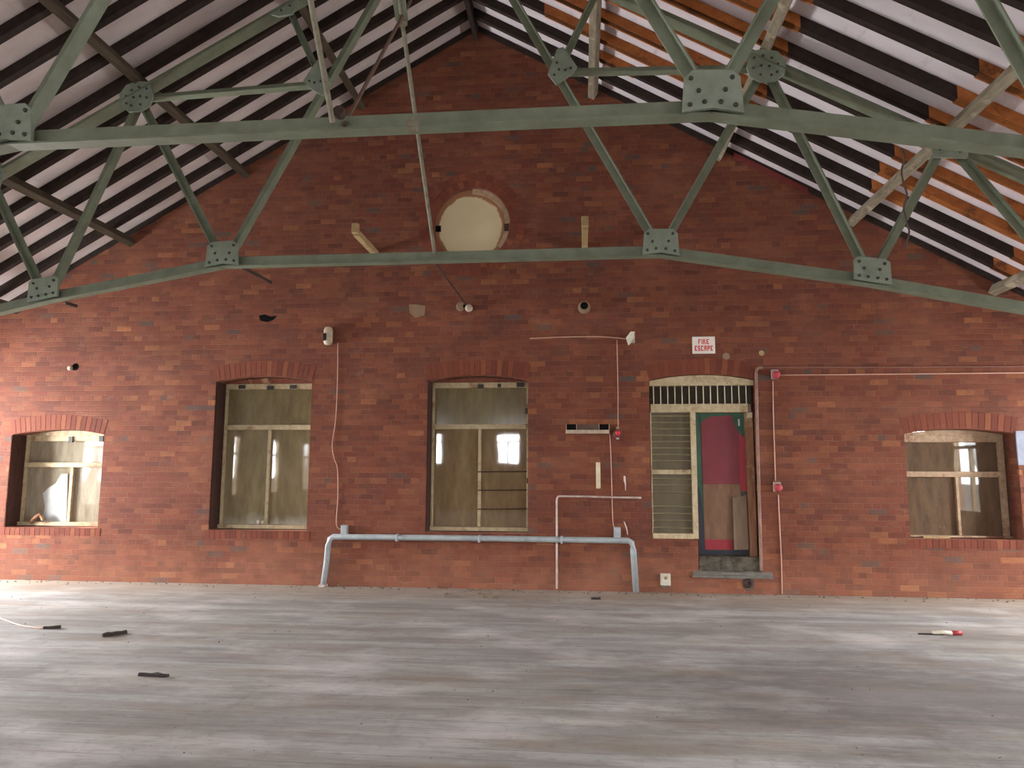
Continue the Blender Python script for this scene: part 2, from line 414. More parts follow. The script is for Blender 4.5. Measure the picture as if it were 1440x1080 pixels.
holes.append([(CX+CR*math.cos(2*math.pi*i/48), CZ+CR*math.sin(2*math.pi*i/48)) for i in range(48)])
gable = [(-HW, 0), (HW, 0), (HW, mem(HW)+.03), (0, RZ+.03), (-HW, mem(HW)+.03)]
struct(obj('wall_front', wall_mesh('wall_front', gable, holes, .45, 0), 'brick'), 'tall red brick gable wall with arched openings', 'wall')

# side walls with a window in every bay, rear wall
SIDE_Y = [-1.2-3*i for i in range(6)]
for sgn, nm in ((-1, 'left'), (1, 'right')):
    hs = [[(y-.65, .8), (y+.65, .8), (y+.65, 2.72), (y-.65, 2.72)] for y in SIDE_Y]
    bm = wall_mesh('w', [(YB, 0), (.35, 0), (.35, mem(HW)), (YB, mem(HW))], hs, .35, 0)
    bmesh.ops.transform(bm, matrix=Matrix(((0, sgn, 0, sgn*HW), (1, 0, 0, 0), (0, 0, 1, 0), (0, 0, 0, 1))), verts=bm.verts[:])
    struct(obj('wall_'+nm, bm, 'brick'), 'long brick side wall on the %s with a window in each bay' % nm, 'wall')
BACKW = [-4.9, -1.55, 1.8, 5.15]
hs = [[(x-.52, 1.88), (x+.52, 1.88), (x+.52, 3.2), (x-.52, 3.2)] for x in BACKW]
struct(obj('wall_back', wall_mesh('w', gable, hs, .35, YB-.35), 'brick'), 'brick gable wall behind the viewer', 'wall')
for sgn, nm, mt in ((-1, 'left', 'mem_l'), (1, 'right', 'mem_r')):
    bm = nb()
    a, b = (0, RZ), (sgn*(HW+.35), mem(HW+.35))
    prism(bm, [a, b, (b[0], b[1]+.04), (0, RZ+.04)], YB-.35, .36)
    struct(obj('ceiling_'+nm, bm, mt), '%s membrane on the %s slope of the roof' % ('greyish' if sgn < 0 else 'white', nm), 'ceiling')

# ------------------------------------------------------------------ brick arches, sills, round surround
def arch_bricks(x0, x1, z1, zm, h=.225, rings=1):
    bm = nb(); c = (x0+x1)/2; r = zm-z1; w = (x1-x0)/2; R = (w*w+r*r)/(2*r); zc = zm-R; t0 = math.asin(w/R)
    for g in range(rings):
        ra, rb = R+.002+g*h/rings, R+(g+1)*h/rings-.006
        n = round(2*t0*R/.078)
        for i in range(n):
            a, b = -t0+2*t0*(i+.05)/n, -t0+2*t0*(i+.95)/n
            prism(bm, [(c+ra*math.sin(a), zc+ra*math.cos(a)), (c+ra*math.sin(b), zc+ra*math.cos(b)), (c+rb*math.sin(b), zc+rb*math.cos(b)), (c+rb*math.sin(a), zc+rb*math.cos(a))], -.004, .1)
    return bm
tn = 0
for k, (x0, x1, z0, z1, zm) in WIN.items():
    tn += 1
    struct(obj('trim_%d' % tn, arch_bricks(x0, x1, z1, zm), 'arch'))
    tn += 1
    bm = nb(); n = round((x1-x0+.1)/.078)
    for i in range(n):
        a = x0-.05+(x1-x0+.1)*i/n
        box(bm, (a+.004, -.006, z0-.115), (a+(x1-x0+.1)/n-.004, .12, z0-.004))
    struct(obj('trim_%d' % tn, bm, 'arch'))
tn += 1; struct(obj('trim_%d' % tn, arch_bricks(DX0, DX1, DZ1, DZM), 'arch'))
tn += 1; bm = nb()
for g, (ra, rb) in enumerate(((CR+.003, CR+.11), (CR+.117, CR+.225))):
    n = round(2*math.pi*ra/.078)
    for i in range(n):
        a, b = 2*math.pi*(i+.05)/n, 2*math.pi*(i+.95)/n
        prism(bm, [(CX+q*math.cos(t), CZ+q*math.sin(t)) for q, t in ((ra, a), (ra, b), (rb, b), (rb, a))], -.004, .1)
struct(obj('trim_%d' % tn, bm, 'arch'), 'two rings of bricks around the round plastered opening', 'trim')
# red painted board under the right verge
tn += 1; bm = nb()
prism(bm, [(3.75, mem(3.75)-.05), (4.75, mem(4.75)-.05), (4.75, mem(4.75)-.13), (3.75, mem(3.75)-.13)], -.02, .02)
struct(obj('trim_%d' % tn, bm, 'redband'), 'short red board under the roof edge at the right slope', 'trim')

tn_verge = tn
for s_ in (-1, 1):  # dark strips painting in the shade under the roof edge
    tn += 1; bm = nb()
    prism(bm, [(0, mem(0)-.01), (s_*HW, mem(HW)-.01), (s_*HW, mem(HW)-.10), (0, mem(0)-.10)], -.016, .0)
    struct(obj('trim_%d' % tn, bm, 'dark'), 'dark strip of painted shade along the top of the brick gable under the roof', 'trim')

# blocked round window
rw = thing('round_window', 'round window blocked with cream plaster high in the brick gable', 'window', (CX, .1, CZ-CR))
obj('plaster_panel', lathe(nb(), (CX, .09, CZ), [(CR, 0), (CR, .06)], n=48), 'plaster', rw)
bm = nb(); n = 48
R0, R1 = CR-.075, CR-.002
ring = []
for j in range(n+1):
    t = 2*math.pi*(-.11 + .36*j/n)
    ring.append([bm.verts.new((CX+r*math.cos(t), y, CZ+r*math.sin(t))) for r, y in ((R0, .055), (R1, .055), (R1, .095), (R0, .095))])
for A, B in zip(ring, ring[1:]):
    for j in range(4): bm.faces.new((A[j], A[(j+1) % 4], B[(j+1) % 4], B[j]))
bm.faces.new(ring[0]); bm.faces.new(ring[-1][::-1])
f = obj('rim', bm, 'worn', rw); f['label'] = 'broken cream rim on the upper edge'
bm = nb(); a, b = WX(613, 318, .085), WX(620, 326, .085); box(bm, (a[0], .07, b[1]), (b[0], .1, a[1])); obj('bracket_slot', bm, 'black', rw)
bm = nb(); a, b = WX(709, 315, .055), WX(715, 325, .055); box(bm, (a[0], .04, b[1]), (b[0], .06, a[1])); obj('catch', bm, 'rust', rw)

# ------------------------------------------------------------------ windows in the gable
YF = .28
def flat(bm, u0, v0, u1, v1, y0, y1):
    a, b = WX(u0, v0, y0), WX(u1, v1, y0)
    return box(bm, (min(a[0], b[0]), y0, min(a[1], b[1])), (max(a[0], b[0]), y1, max(a[1], b[1])))
def gable_window(k, label, fm, tz, th, mx, mw, panes, jw=.045, hh=.085, sh=.065, notches=(), head='infill', lining=True):
    x0, x1, z0, z1, zm = WIN[k]
    r = sroot('window_%d' % k, label, 'window', ((x0+x1)/2, YF, z0))
    bm = nb()
    e = .012
    box(bm, (x0+e, YF, z0+.01), (x0+jw, YF+.1, z1)); box(bm, (x1-jw, YF, z0+.01), (x1-e, YF+.1, z1))
    box(bm, (x0+jw, YF-.012, z1-hh), (x1-jw, YF+.1, z1-.004))
    sb = nb(); prism(sb, [(x0+e, z1-.004), (x1-e, z1-.004)] + arc(x0+e, x1-e, z1-.002, zm-.004), YF-.03, YF+.1)
    o = obj('arched_infill', sb, head, r); 
    if lining: obj('reveal_shade_board', box(nb(), (x0+.002, .015, z0+.01), (x0+.012, YF+.02, z1)), 'lining', r)  # dark lining that also stands in for shade on the reveal
    obj('window_frame', bm, fm, r, .006)
    obj('window_sill', box(nb(), (x0+e, YF-.05, z0+.006), (x1-e, YF+.1, z0+sh)), fm, r, .008)
    obj('transom', box(nb(), (x0+jw, YF-.02, tz-th/2), (x1-jw, YF+.08, tz+th/2)), fm, r, .008)
    obj('mullion', box(nb(), (mx-mw/2, YF, z0+sh), (mx+mw/2, YF+.07, tz-th/2)), fm, r, .006)
    gy = YF+.045
    for nm, (a, b, c, d), mt in (('glass_pane', (x0+jw, x1-jw, tz+th/2, z1-hh), panes[0]), ('glass_pane', (x0+jw, mx-mw/2, z0+sh, tz-th/2), panes[1]), ('glass_pane', (mx+mw/2, x1-jw, z0+sh, tz-th/2), panes[2])):
        obj(nm, box(nb(), (a-.006, gy, c-.006), (b+.006, gy+.02, d+.006)), mt, r)
    obj('leak_stop_board', prism(nb(), [(x0+.004, z0+.004), (x1-.004, z0+.004)] + arc(x0+.004, x1-.004, z1-.004, zm-.004), .39, .43), 'ply', r)  # unseen board added to stop sky light leaking past the frame
    for (u, v, w, h) in notches:
        obj('iron_catch', flat(nb(), u-w/2, v-h/2, u+w/2, v+h/2, YF-.03, YF), 'notch', r)
    return r
w1 = gable_window(1, 'small sunlit window under an arch beside the hall corner', 'cream', 1.685, .075, W(98, 700, YF).x, .05, ('pane_grey', 'pane_grey', 'pane_grey'), head='cream', notches=((99, 618, 5, 8), (142, 617, 5, 8)))
w2 = gable_window(2, 'tall arched window between the small sunlit window and grey pipe', 'cream', W(377, 601, YF).z, .075, W(376.5, 670, YF).x, .05, ('pane_top', 'pane', 'pane'), notches=((340, 544, 9, 5), (380, 545, 9, 5), (412, 544, 9, 5)))
w3 = gable_window(3, 'tall arched window above the middle of the grey pipe', 'cream', W(675, 600, YF).z, .075, W(674, 670, YF).x, .045, ('pane_top', 'pane_mid', 'pane_mid'), notches=((676, 543, 8, 5), (702, 542, 5, 5), (732, 541, 11, 6), (740, 578, 3, 8), (742, 676, 3, 8)))
w4 = gable_window(4, 'small arched window with flaking frame past the green and red door', 'worn', W(1345, 667, YF).z, .075, W(1348, 710, YF).x, .04, ('pane_brown', 'pane_brown', 'pane_brown'), sh=.03, hh=.1, jw=.085, head='worn', lining=False)
# extras of single windows
bm = nb()
for v in (663.5, 689.5, 716): 
    p, q = W(672, v, YF-.004), W(741, v-.5, YF-.004); tube(bm, [p, q], .009, 6)
o = obj('guard_bar', bm, 'rust', w3); o['label'] = 'dark rusty bars across the lower pane'
# torn milky sheet in the sunlit window
bm = nb(); prism(bm, [WX(*q, YF+.03) for q in ((60, 733), (63, 712), (60, 694), (68, 686), (78, 680), (86, 667), (95, 666), (93, 734))], YF+.03, YF+.04)
obj('torn_sheet', bm, 'milky', w1)
bm = nb()
tube(bm, smooth_path([W(44, 734, YF-.06), W(50, 728, YF-.08), W(57, 724, YF-.07), W(61, 732, YF-.06)]), .03, 6)
tag(obj('crumpled_rag', bm, 'jamb', None, smooth=True), 'crumpled brown rag on the sill of the small sunlit window', 'rag')
bm = nb(); 
for (u, v, s) in ((363, 733, .035), (369.5, 731, .03)):
    p = W(u, v, YF-.03); p.z = WIN[2][2]+.065+s*1.1
    lathe(bm, p, [(s*.5, -s*1.05), (s*.9, -s*.2), (s*.8, s*.5), (s*.25, s*1.0)], 'Z', 10)
tag(obj('paper_scrap', bm, 'white', None, smooth=True), 'white crumpled scrap on the sill of the tall window by the pipe end', 'scrap')
bm = nb(); p, q = W(1297, 753.5, YF-.09), W(1335, 754.5, YF-.09)
extrude_profile(bm, (p.x, YF-.09, WIN[4][2]+.012), (q.x, YF-.08, WIN[4][2]+.014), [(-.012, -.03), (.012, -.03), (.012, .03), (-.012, .03)], (0, 1, 0))
tag(obj('pale_stick', bm, 'pale'), 'pale wooden stick on the sill of the flaking small window', 'stick')

# ------------------------------------------------------------------ doorway with fanlight and slatted sidelight
YD = .2
dr = sroot('door_1', 'doorway with barred fanlight, slatted sidelight and green and red door', 'door', ((DX0+DX1)/2, YD, DZT))
bm = nb(); prism(bm, [(DX0+.01, DZ1-.075), (DX1-.01, DZ1-.075)] + arc(DX0+.01, DX1-.01, DZ1-.006, DZM-.008), .05, .16)
obj('arched_head', bm, 'cream', dr, .006)
tz1, tz0 = W(985, 568, .08).z, W(985, 580, .08).z
obj('transom', box(nb(), (DX0+.02, .06, tz0), (DX1-.09, .2, tz1)), 'cream', dr, .008)
obj('fanlight_glass', box(nb(), (DX0+.01, .13, tz1), (DX1-.02, .15, DZ1-.07)), 'pane_dark', dr)
for i in range(14):
    u = 918.5+10.0*i
    p = W(u, 535, .075)
    obj('fanlight_bar', tube(nb(), [(p.x, .075, tz1-.005), (p.x, .075, DZ1-.07)], .0075, 8), 'cream_ok', dr)
sx0, sx1 = W(917, 660, .06).x, W(972.5, 660, .06).x
obj('side_jamb', box(nb(), (DX0+.008, .04, DZS+.01), (sx0, .14, tz0)), 'cream', dr, .005)
mp0, mp1 = sx1, W(980, 660, .04).x
obj('post', box(nb(), (mp0, .03, DZS-.004), (mp1, .2, tz0)), 'cream', dr, .006)
obj('sidelight_sill', box(nb(), (DX0+.01, -.012, DZS-.004), (mp0, .14, W(945, 750, 0).z)), 'cream', dr, .01)
zb, zt = W(945, 750, .08).z, tz0
obj('sidelight_glass', box(nb(), (sx0-.002, .11, zb-.01), (mp0+.002, .13, zt)), 'blindgap', dr)
obj('meeting_rail', box(nb(), (sx0, .05, W(945, 667, .05).z), (mp0, .12, W(945, 660.5, .05).z)), 'cream', dr, .005)
for v in list(range(585, 656, 9)) + [673, 682, 692, 712, 722, 732, 742]:
    z = W(945, v, .07).z
    bm = nb(); extrude_profile(bm, (sx0, .075, z), (mp0, .075, z + random.uniform(-.004, .004)), [(-.005, -.02), (.004, .016), (.008, .014), (-.001, -.022)], (0, 1, 0))
    obj('blind_slat', bm, 'blind', dr)
obj('leak_stop_board', prism(nb(), [(DX0+.004, DZS+.004), (DXM+.004, DZS+.004), (DXM+.004, DZT+.004), (DX1-.004, DZT+.004)] + arc(DX0+.004, DX1-.004, DZ1-.004, DZM-.004), .39, .43), 'navy', dr)  # added out of sight to block sky light in the doorway gaps
# door leaf
yd = .24
obj('door_leaf', flat(nb(), 978, 578, 1056, 784, yd, yd+.05), 'green', dr)
bm = nb(); prism(bm, [WX(*q, yd-.012) for q in ((985.5, 596), (990, 591), (997, 586), (1029.5, 584), (1031, 592), (1034, 601), (1041, 610), (1050.5, 619), (1050.5, 688), (1041, 686), (1040, 681), (988.5, 681))], yd-.012, yd)
o = obj('red_panel', bm, 'red', dr); o['label'] = 'faded crimson sheet with clipped corners'
bm = nb(); prism(bm, [WX(*q, yd-.016) for q in ((1039.3, 609), (1050.5, 619), (1050.5, 690), (1043, 692), (1040.5, 681))], yd-.016, yd-.012)
o = obj('red_strip', bm, 'red2', dr); o['label'] = 'brighter red strip along the edge'
bm = nb(); prism(bm, [WX(*q, yd-.01) for q in ((988.5, 681), (1040.5, 681), (1042, 700), (1042, 760), (991, 760))], yd-.01, yd)
o = obj('plywood_panel', bm, 'ply', dr); o['label'] = 'bare brown plywood lower panel'
obj('bottom_strip', flat(nb(), 991, 758.5, 1031.5, 773.5, yd-.02, yd), 'red2', dr)
bm = nb(); prism(bm, [WX(*q, yd-.03) for q in ((980.5, 684), (985, 690), (990, 730), (992, 782), (981, 782))], yd-.03, yd)
obj('dark_gap_strip', bm, 'navy', dr)  # dark strip painted for the shaded gap beside the door
bm = nb(); prism(bm, [WX(*q, yd-.03) for q in ((991, 774), (1031, 774), (1055, 771), (1056, 784), (983, 785))], yd-.02, yd)
o = obj('bottom_rail', bm, 'navy', dr)
bm = nb(); prism(bm, [WX(*q, yd-.03) for q in ((1044, 695), (1052, 690), (1053, 706), (1047, 705))], yd-.02, yd); obj('lock_block', bm, 'concrete', dr)
bm = nb(); p = W(1039.3, 594, yd-.03); box(bm, (p.x-.012, yd-.03, p.z-.05), (p.x+.012, yd-.012, p.z+.05)); o = obj('handle', bm, 'white', dr, .008); o['label'] = 'small white pull handle'
bm = nb(); prism(bm, [WX(*q, yd-.016) for q in ((984, 587), (995, 584), (992, 588), (985.5, 596))], yd-.02, yd); obj('corner_plate', bm, 'green', dr)
a = W(1052.5, 582, .12); b = W(1064.5, 790, .12)
obj('door_jamb', box(nb(), (W(1052, 690, .13).x, .13, DZT+.005+.12), (W(1062.5, 690, .13).x, .27, tz0)), 'jamb', dr, .006)
obj('jamb_block', flat(nb(), 1051.5, 580, 1058, 587.5, .09, .14), 'cream_ok', dr)
# loose plank leaning in the doorway
bm = nb(); q = [W(1030.5, 699, .19), W(1049.5, 697, .19), W(1053, 773, .15), W(1032.5, 773, .15)]
A = [bm.verts.new(p) for p in q]; B = [bm.verts.new(p+Vector((0, .02, 0))) for p in q]
bm.faces.new(A); bm.faces.new(B[::-1])
for i in range(4): bm.faces.new((A[i], B[i], B[(i+1) % 4], A[(i+1) % 4]))
tag(obj('leaning_plank', bm, 'plank'), 'short grey brown plank leaning against the green and red door', 'plank')
# threshold
def rough_box(bm, a, b, amp=.006, cuts=6):
    box(bm, a, b); bmesh.ops.subdivide_edges(bm, edges=bm.edges[:], cuts=cuts, use_grid_fill=True)
    for v in bm.verts: v.co += Vector((random.uniform(-amp, amp), random.uniform(-amp, amp), random.uniform(-amp, amp)))
    return bm
st = sroot('trim_%d' % (tn+1), 'worn concrete threshold below the green and red door', 'threshold', ((DXM+DX1)/2, 0, .2))
obj('threshold_block', rough_box(nb(), (DXM+.01, .02, .285), (DX1-.01, .34, W(1020, 783, .02).z), .008), 'concrete', st)
obj('threshold_ledge', rough_box(nb(), (W(974, 808).x, -.03, W(1020, 813).z), (W(1086, 808).x, .3, W(1020, 804).z+.004), .007), 'ledge', st)
# whitish painted strip down the corner of the doorway
bm = nb(); tube(bm, smooth_path([W(1072, 517, -.012), W(1066, 517.5, -.012), W(1064, 522, -.012), W(1063.5, 535, -.012), W(1066, 640, -.012), W(1069.5, 760, -.012), W(1070.5, 803, -.012)], 5), .02, 8)
tag(obj('corner_conduit', bm, 'corner', smooth=True), 'dull pinkish conduit down the outer corner of the doorway', 'conduit')

# ------------------------------------------------------------------ steel roof trusses
A0, A1, A2 = (2.385, 3.91), (4.476, 3.55), (6.6, 3.06)
DN, CN, EN = (3.52, 5.90), (1.335, 5.97), (5.30, 5.0)
UP = (1.78, 6.92)
def chz(x): return 7.93 - .55*abs(x)
TPROF = lambda leg, fl, t=.012: [(0, -fl), (t, -fl), (t, -t/2), (leg, -t/2), (leg, t/2), (t, t/2), (t, fl), (0, fl)]
def inplane(bm, p, q, y, leg=.085, fl=.075, flip=1, off=0.0):
    """tee-section bar (two angles back to back) lying in the truss plane; flange on the lower or left side"""
    P, Q = Vector((p[0], y, p[1])), Vector((q[0], y, q[1]))
    d = (Q-P).normalized(); side = Vector((0, 1, 0)).cross(d).normalized()*flip
    t = .012
    prof = [(a-leg*.5+off, b) for a, b in TPROF(leg, fl, t)]
    A = [bm.verts.new(P+side*a+Vector((0, b, 0))) for a, b in prof]; B = [bm.verts.new(Q+side*a+Vector((0, b, 0))) for a, b in prof]
    bm.faces.new(A); bm.faces.new(B[::-1]); n = len(prof)
    for i in range(n): bm.faces.new((A[i], B[i], B[(i+1) % n], A[(i+1) % n]))
    return bm
def plate(bm, pts, y, bolts, br=.016, t=.014):
    prism(bm, pts, y-t, y+t)
    for (x, z) in bolts:
        c = Vector((x, y-t, z)); rings = []
        for r, h in ((br, 0), (br*.9, -.010), (br*.45, -.017)):
            rings.append([bm.verts.new(c+Vector((r*math.cos(a), h, r*math.sin(a)))) for a in (math.pi*j/4 for j in range(8))])
        for A, B in zip(rings, rings[1:]):
            for j in range(8): bm.faces.new((A[j], A[(j+1) % 8], B[(j+1) % 8], B[j])).material_index = 1
        bm.faces.new(rings[-1]).material_index = 1
    return bm
def truss(y, label):
    r = thing('roof_truss', label, 'truss', (0, y, 3.8), 'green steel roof trusses')
    def mk(nm, p, q, leg, fl, flip, off=0.0): obj(nm, inplane(nb(), p, q, y, leg, fl, flip, off), 'steel', r)
    # bottom chord: level middle, falling ends; flange below
    mk('bottom_chord', (-A0[0], A0[1]), A0, .118, .055, -1)
    for s in (-1, 1):
        P = lambda n: (s*n[0], n[1])
        fb = -1 if s > 0 else 1
        mk('bottom_chord', P(A0), P(A1), .118, .055, fb); mk('bottom_chord', P(A1), P((8.85, 2.62)), .118, .055, fb)
        mk('top_chord', (0, chz(0)), P((8.85, chz(8.85))), .10, .085, fb)
        mk('strut', P(A0), P(DN), .085, .055, -s*fb*1)
        mk('strut', P(A0), P((.35, chz(.35))), .085, .055, s*fb)
        mk('tie', P(CN), P(DN), .07, .05, fb)
        mk('strut', P(CN), P(UP), .07, .05, -s*fb)
        mk('strut', P(A1), P(DN), .085, .055, s*fb)
        mk('strut', P(A1), P(EN), .085, .055, -s*fb)
        mk('strut', P(A2), P(EN), .085, .055, s*fb)
        yp = y-.062
        g = lambda dx, dz, n: (s*(n[0]+dx), n[1]+dz)
        # gussets
        n = A0
        obj('gusset_plate', plate(nb(), [g(a, b, n) for a, b in ((-.19, -.05), (.0, -.03), (.19, -.07), (.175, .17), (.12, .215), (-.12, .225), (-.17, .18))], yp,
            [g(a, b, n) for a, b in ((-.14, -.005), (-.05, .01), (.05, .005), (.14, -.02), (-.085, .085), (.08, .085), (-.13, .17), (.125, .165))]), ['steel_plate', 'steel_dark'], r)
        n = A1
        obj('gusset_plate', plate(nb(), [g(a, b, n) for a, b in ((-.18, .0), (.18, -.065), (.175, .165), (.13, .2), (-.13, .235), (-.175, .2))], yp,
            [g(a, b, n) for a, b in ((-.13, .035), (-.045, .02), (.045, .005), (.13, -.01), (-.08, .11), (.07, .09), (-.125, .18), (.12, .15))]), ['steel_plate', 'steel_dark'], r)
        n = DN
        obj('gusset_plate', plate(nb(), [g(a, b, n) for a, b in ((-.2, -.02), (-.17, -.14), (-.06, -.2), (.09, -.2), (.19, -.12), (.21, .02), (.13, .13), (.0, .17), (-.15, .15))], yp,
            [g(a, b, n) for a, b in ((-.12, .07), (-.03, .09), (.06, .06), (.12, -.01), (-.13, -.04), (-.05, -.02), (.03, -.03), (-.06, -.12), (.05, -.13), (.11, -.1))], .014), ['steel_plate', 'steel_dark'], r)
        n = CN
        obj('gusset_plate', plate(nb(), [g(a, b, n) for a, b in ((-.12, -.06), (-.03, -.19), (.15, -.07), (.2, .0), (.14, .1), (.05, .24), (-.02, .22))], yp,
            [g(a, b, n) for a, b in ((-.05, -.08), (.0, -.02), (.07, -.03), (.13, -.01), (-.02, .06))], .014), ['steel_plate', 'steel_dark'], r)
        n = EN
        obj('gusset_plate', plate(nb(), [g(a, b, n) for a, b in ((-.2, .02), (-.16, -.2), (.16, -.22), (.2, -.06), (.16, -.02), (.0, .08), (-.15, .16))], yp,
            [g(a, b, n) for a, b in ((-.1, .03), (.0, .0), (.09, -.06), (-.1, -.12), (.09, -.15))], .014), ['steel_plate', 'steel_dark'], r)
        n = UP
        obj('gusset_plate', plate(nb(), [g(a, b, n) for a, b in ((-.16, .02), (-.08, -.13), (.08, -.15), (.17, -.12), (-.13, .1))], yp, [g(a, b, n) for a, b in ((-.05, -.03), (.05, -.08))], .014), ['steel_plate', 'steel_dark'], r)
    obj('apex_plate', plate(nb(), [(-.4, 7.5), (.4, 7.5), (.3, 7.8), (0, 7.96), (-.3, 7.8)], y-.062, [(-.2, 7.6), (0, 7.6), (.2, 7.6), (0, 7.8)]), ['steel_plate', 'steel_dark'], r)
    return r
truss(TRUSS_Y[0], 'green riveted steel roof truss nearest the brick gable, lower in the photo')
truss(TRUSS_Y[1], 'larger looking green riveted steel roof truss farther from the brick gable')

# cross bracing rods along the ridge line
T2, T1 = TRUSS_Y
b1 = thing('brace_rod', 'pale bracing rod rising from the middle of the truss nearest the gable', 'rod', (0, T2-.05, 3.9), 'bracing rods under the ridge')
obj('rod', tube(nb(), [(-.0, T2-.09, 3.93), (0, T1, 7.02)], .02, 8), 'rod', b1)
bm = nb(); d = (Vector((0, T1, 7.02))-Vector((0, T2-.09, 3.93))); c = Vector((0, T2-.09, 3.93)) + d*.53
extrude_profile(bm, c, c+d*.3, [(-.055, -.012), (-.02, -.012), (-.02, .012), (-.055, .012)], (0, -d.z, d.y)); extrude_profile(bm, c, c+d*.3, [(.02, -.012), (.055, -.012), (.055, .012), (.02, .012)], (0, -d.z, d.y))
obj('strap', bm, 'steel', b1)
bm = nb(); lathe(bm, c, [(.03, -.05), (.05, -.03), (.05, .03), (.03, .05)], 'Z', 12); obj('coupling', bm, 'rod', b1)
b2 = thing('brace_rod', 'thin dull bracing rod slanting up from the larger truss to the ridge', 'rod', (0, T1, 3.9), 'bracing rods under the ridge')
obj('rod', tube(nb(), [(-.005, T1-.02, 3.9), (.03, T2, 7.66)], .014, 8), 'brownbox', b2)
b3 = thing('brace_rod', 'pale bracing rod rising from the larger truss past the top edge of the photo', 'rod', (-.03, T1-.14, 3.86), 'bracing rods under the ridge')
obj('rod', tube(nb(), [(-.04, T1-.14, 3.86), (-.04, -8.67, 7.45)], .019, 8), 'rod', b3)
bm = nb(); lathe(bm, (-.0, T1-.13, 3.93), [(.035, -.03), (.045, 0), (.035, .03)], 'Y', 10); obj('clamp', bm, 'rust', b3)
# clamp on the chord of the larger truss, where the first rod passes behind
bm = nb(); p = W(581, 177, T1-.1); box(bm, (p.x-.03, T1-.125, p.z-.05), (p.x+.03, T1-.09, p.z+.05)); box(bm, (p.x-.045, T1-.14, p.z-.02), (p.x+.045, T1-.12, p.z+.025))
tag(obj('chord_clamp', bm, 'rod', None, .006), 'small pale bolted clamp on the bottom chord of the larger truss', 'clamp')
# rod from the truss back to the wall
wb = thing('wall_tie', 'thin rusty tie rod from the truss down to a bracket below the round window', 'tie rod', W(656, 430))
obj('rod', tube(nb(), [(-.03, T2, 3.88), W(655, 428, -.05)], .011, 8), 'rust', wb)
p = W(660, 434, 0)
bm = nb(); lathe(bm, p+Vector((0, -.06, 0)), [(.03, 0), (.055, .01), (.055, .035), (.035, .062)], 'Y', 14); obj('bracket', bm, 'grime', wb, smooth=True)
bm = nb(); p = W(648, 431, 0); lathe(bm, p+Vector((0, -.012, 0)), [(.05, 0), (.075, .014)], 'Y', 12); obj('mortar_collar', bm, 'mortarpatch', wb)
bm = nb(); p = W(654, 431, 0); lathe(bm, p+Vector((0, -.016, 0)), [(.03, 0), (.03, .017)], 'Y', 12); obj('hole', bm, 'black', wb)
# short dark stub ties from the gussets
for lab, (n, s, L) in (('short dark rod sticking out behind the first gusset of the lower truss', (A0, -1, .62)), ('short dark rod behind the outer gusset of the lower truss', (A1, -1, .16))):
    bm = nb(); p = Vector((s*n[0]+.19, T2+.05, n[1]-.05)); tube(bm, [p, p+Vector((.07*L, L, -.0*L))], .02, 8)
    tag(obj('stub_rod', bm, 'rust', smooth=True), lab, 'rod')

# timber stubs out of the gable either side of the round window
for u, lab in ((0, 'short bare timber stub out of the gable to the left of the round window'), (1, 'short bare timber stub out of the gable to the right of the round window')):
    x = -1.468 if u == 0 else 1.615
    t = thing('timber_stub', lab, 'timber stub', (x, -.5, 4.75), 'timber stubs beside the round window')
    obj('timber', box(nb(), (x-.042, -.93, 4.77), (x+.042, .06, 4.85)), 'pale', t, .006)
    obj('end_cap', box(nb(), (x-.046, -1.0, 4.79), (x+.046, -.93, 4.93)), 'pale', t, .01)

# ------------------------------------------------------------------ purlins and rafters
ang = math.atan(RS)
def slope_pt(s, x, drop): return Vector((s*x, 0, mem(x)-drop))
ORD = ['first', 'second', 'third', 'fourth', 'fifth', 'sixth', 'seventh', 'eighth', 'ninth', 'tenth', 'eleventh', 'twelfth', 'thirteenth', 'fourteenth', 'fifteenth', 'sixteenth', 'seventeenth', 'eighteenth', 'nineteenth', 'twentieth']
RD, PD = .135, .15            # vertical depth of rafter and purlin
PX = [1.788, 3.576, 5.364, 7.152]
for s, nm in ((-1, 'left'), (1, 'right')):
    for i, x in enumerate(PX):
        bm = nb(); up = Vector((s*RS, 0, 1)).normalized(); sd = Vector((1, 0, -s*RS)).normalized()
        c = Vector((s*x, 0, mem(x)-RD-.006)); hd = PD*COSR
        q = [c+sd*-.05, c+sd*.05, c+sd*.05-up*hd, c+sd*-.05-up*hd]
        prism(bm, [(p.x, p.z) for p in q], YB, .1)
        lab = '%s timber purlin down from the ridge on the roof slope with %s' % (ORD[i], 'only dark rafters' if s < 0 else 'orange timbers')
        tag(obj('purlin', bm, 'purlin_l' if s < 0 else 'purlin_r', None, .006), lab, 'purlin', 'roof purlins')
bm = nb(); box(bm, (-.03, YB, RZ-.26), (.03, .1, RZ-.0)); tag(obj('ridge_board', bm, 'dark'), 'dark ridge board at the very top of the roof', 'ridge board')
NR, RP = 17, .442
YR = [-.41-RP*i for i in range(NR)]
def seg(bm, s, xa, xb, y0, y1, d0=.004, d1=RD):
    prism(bm, [(s*xa, mem(xa)-d0), (s*xb, mem(xb)-d0), (s*xb, mem(xb)-d1), (s*xa, mem(xa)-d1)], y0, y1)
XE = HW+.02
rng = random.Random(3)
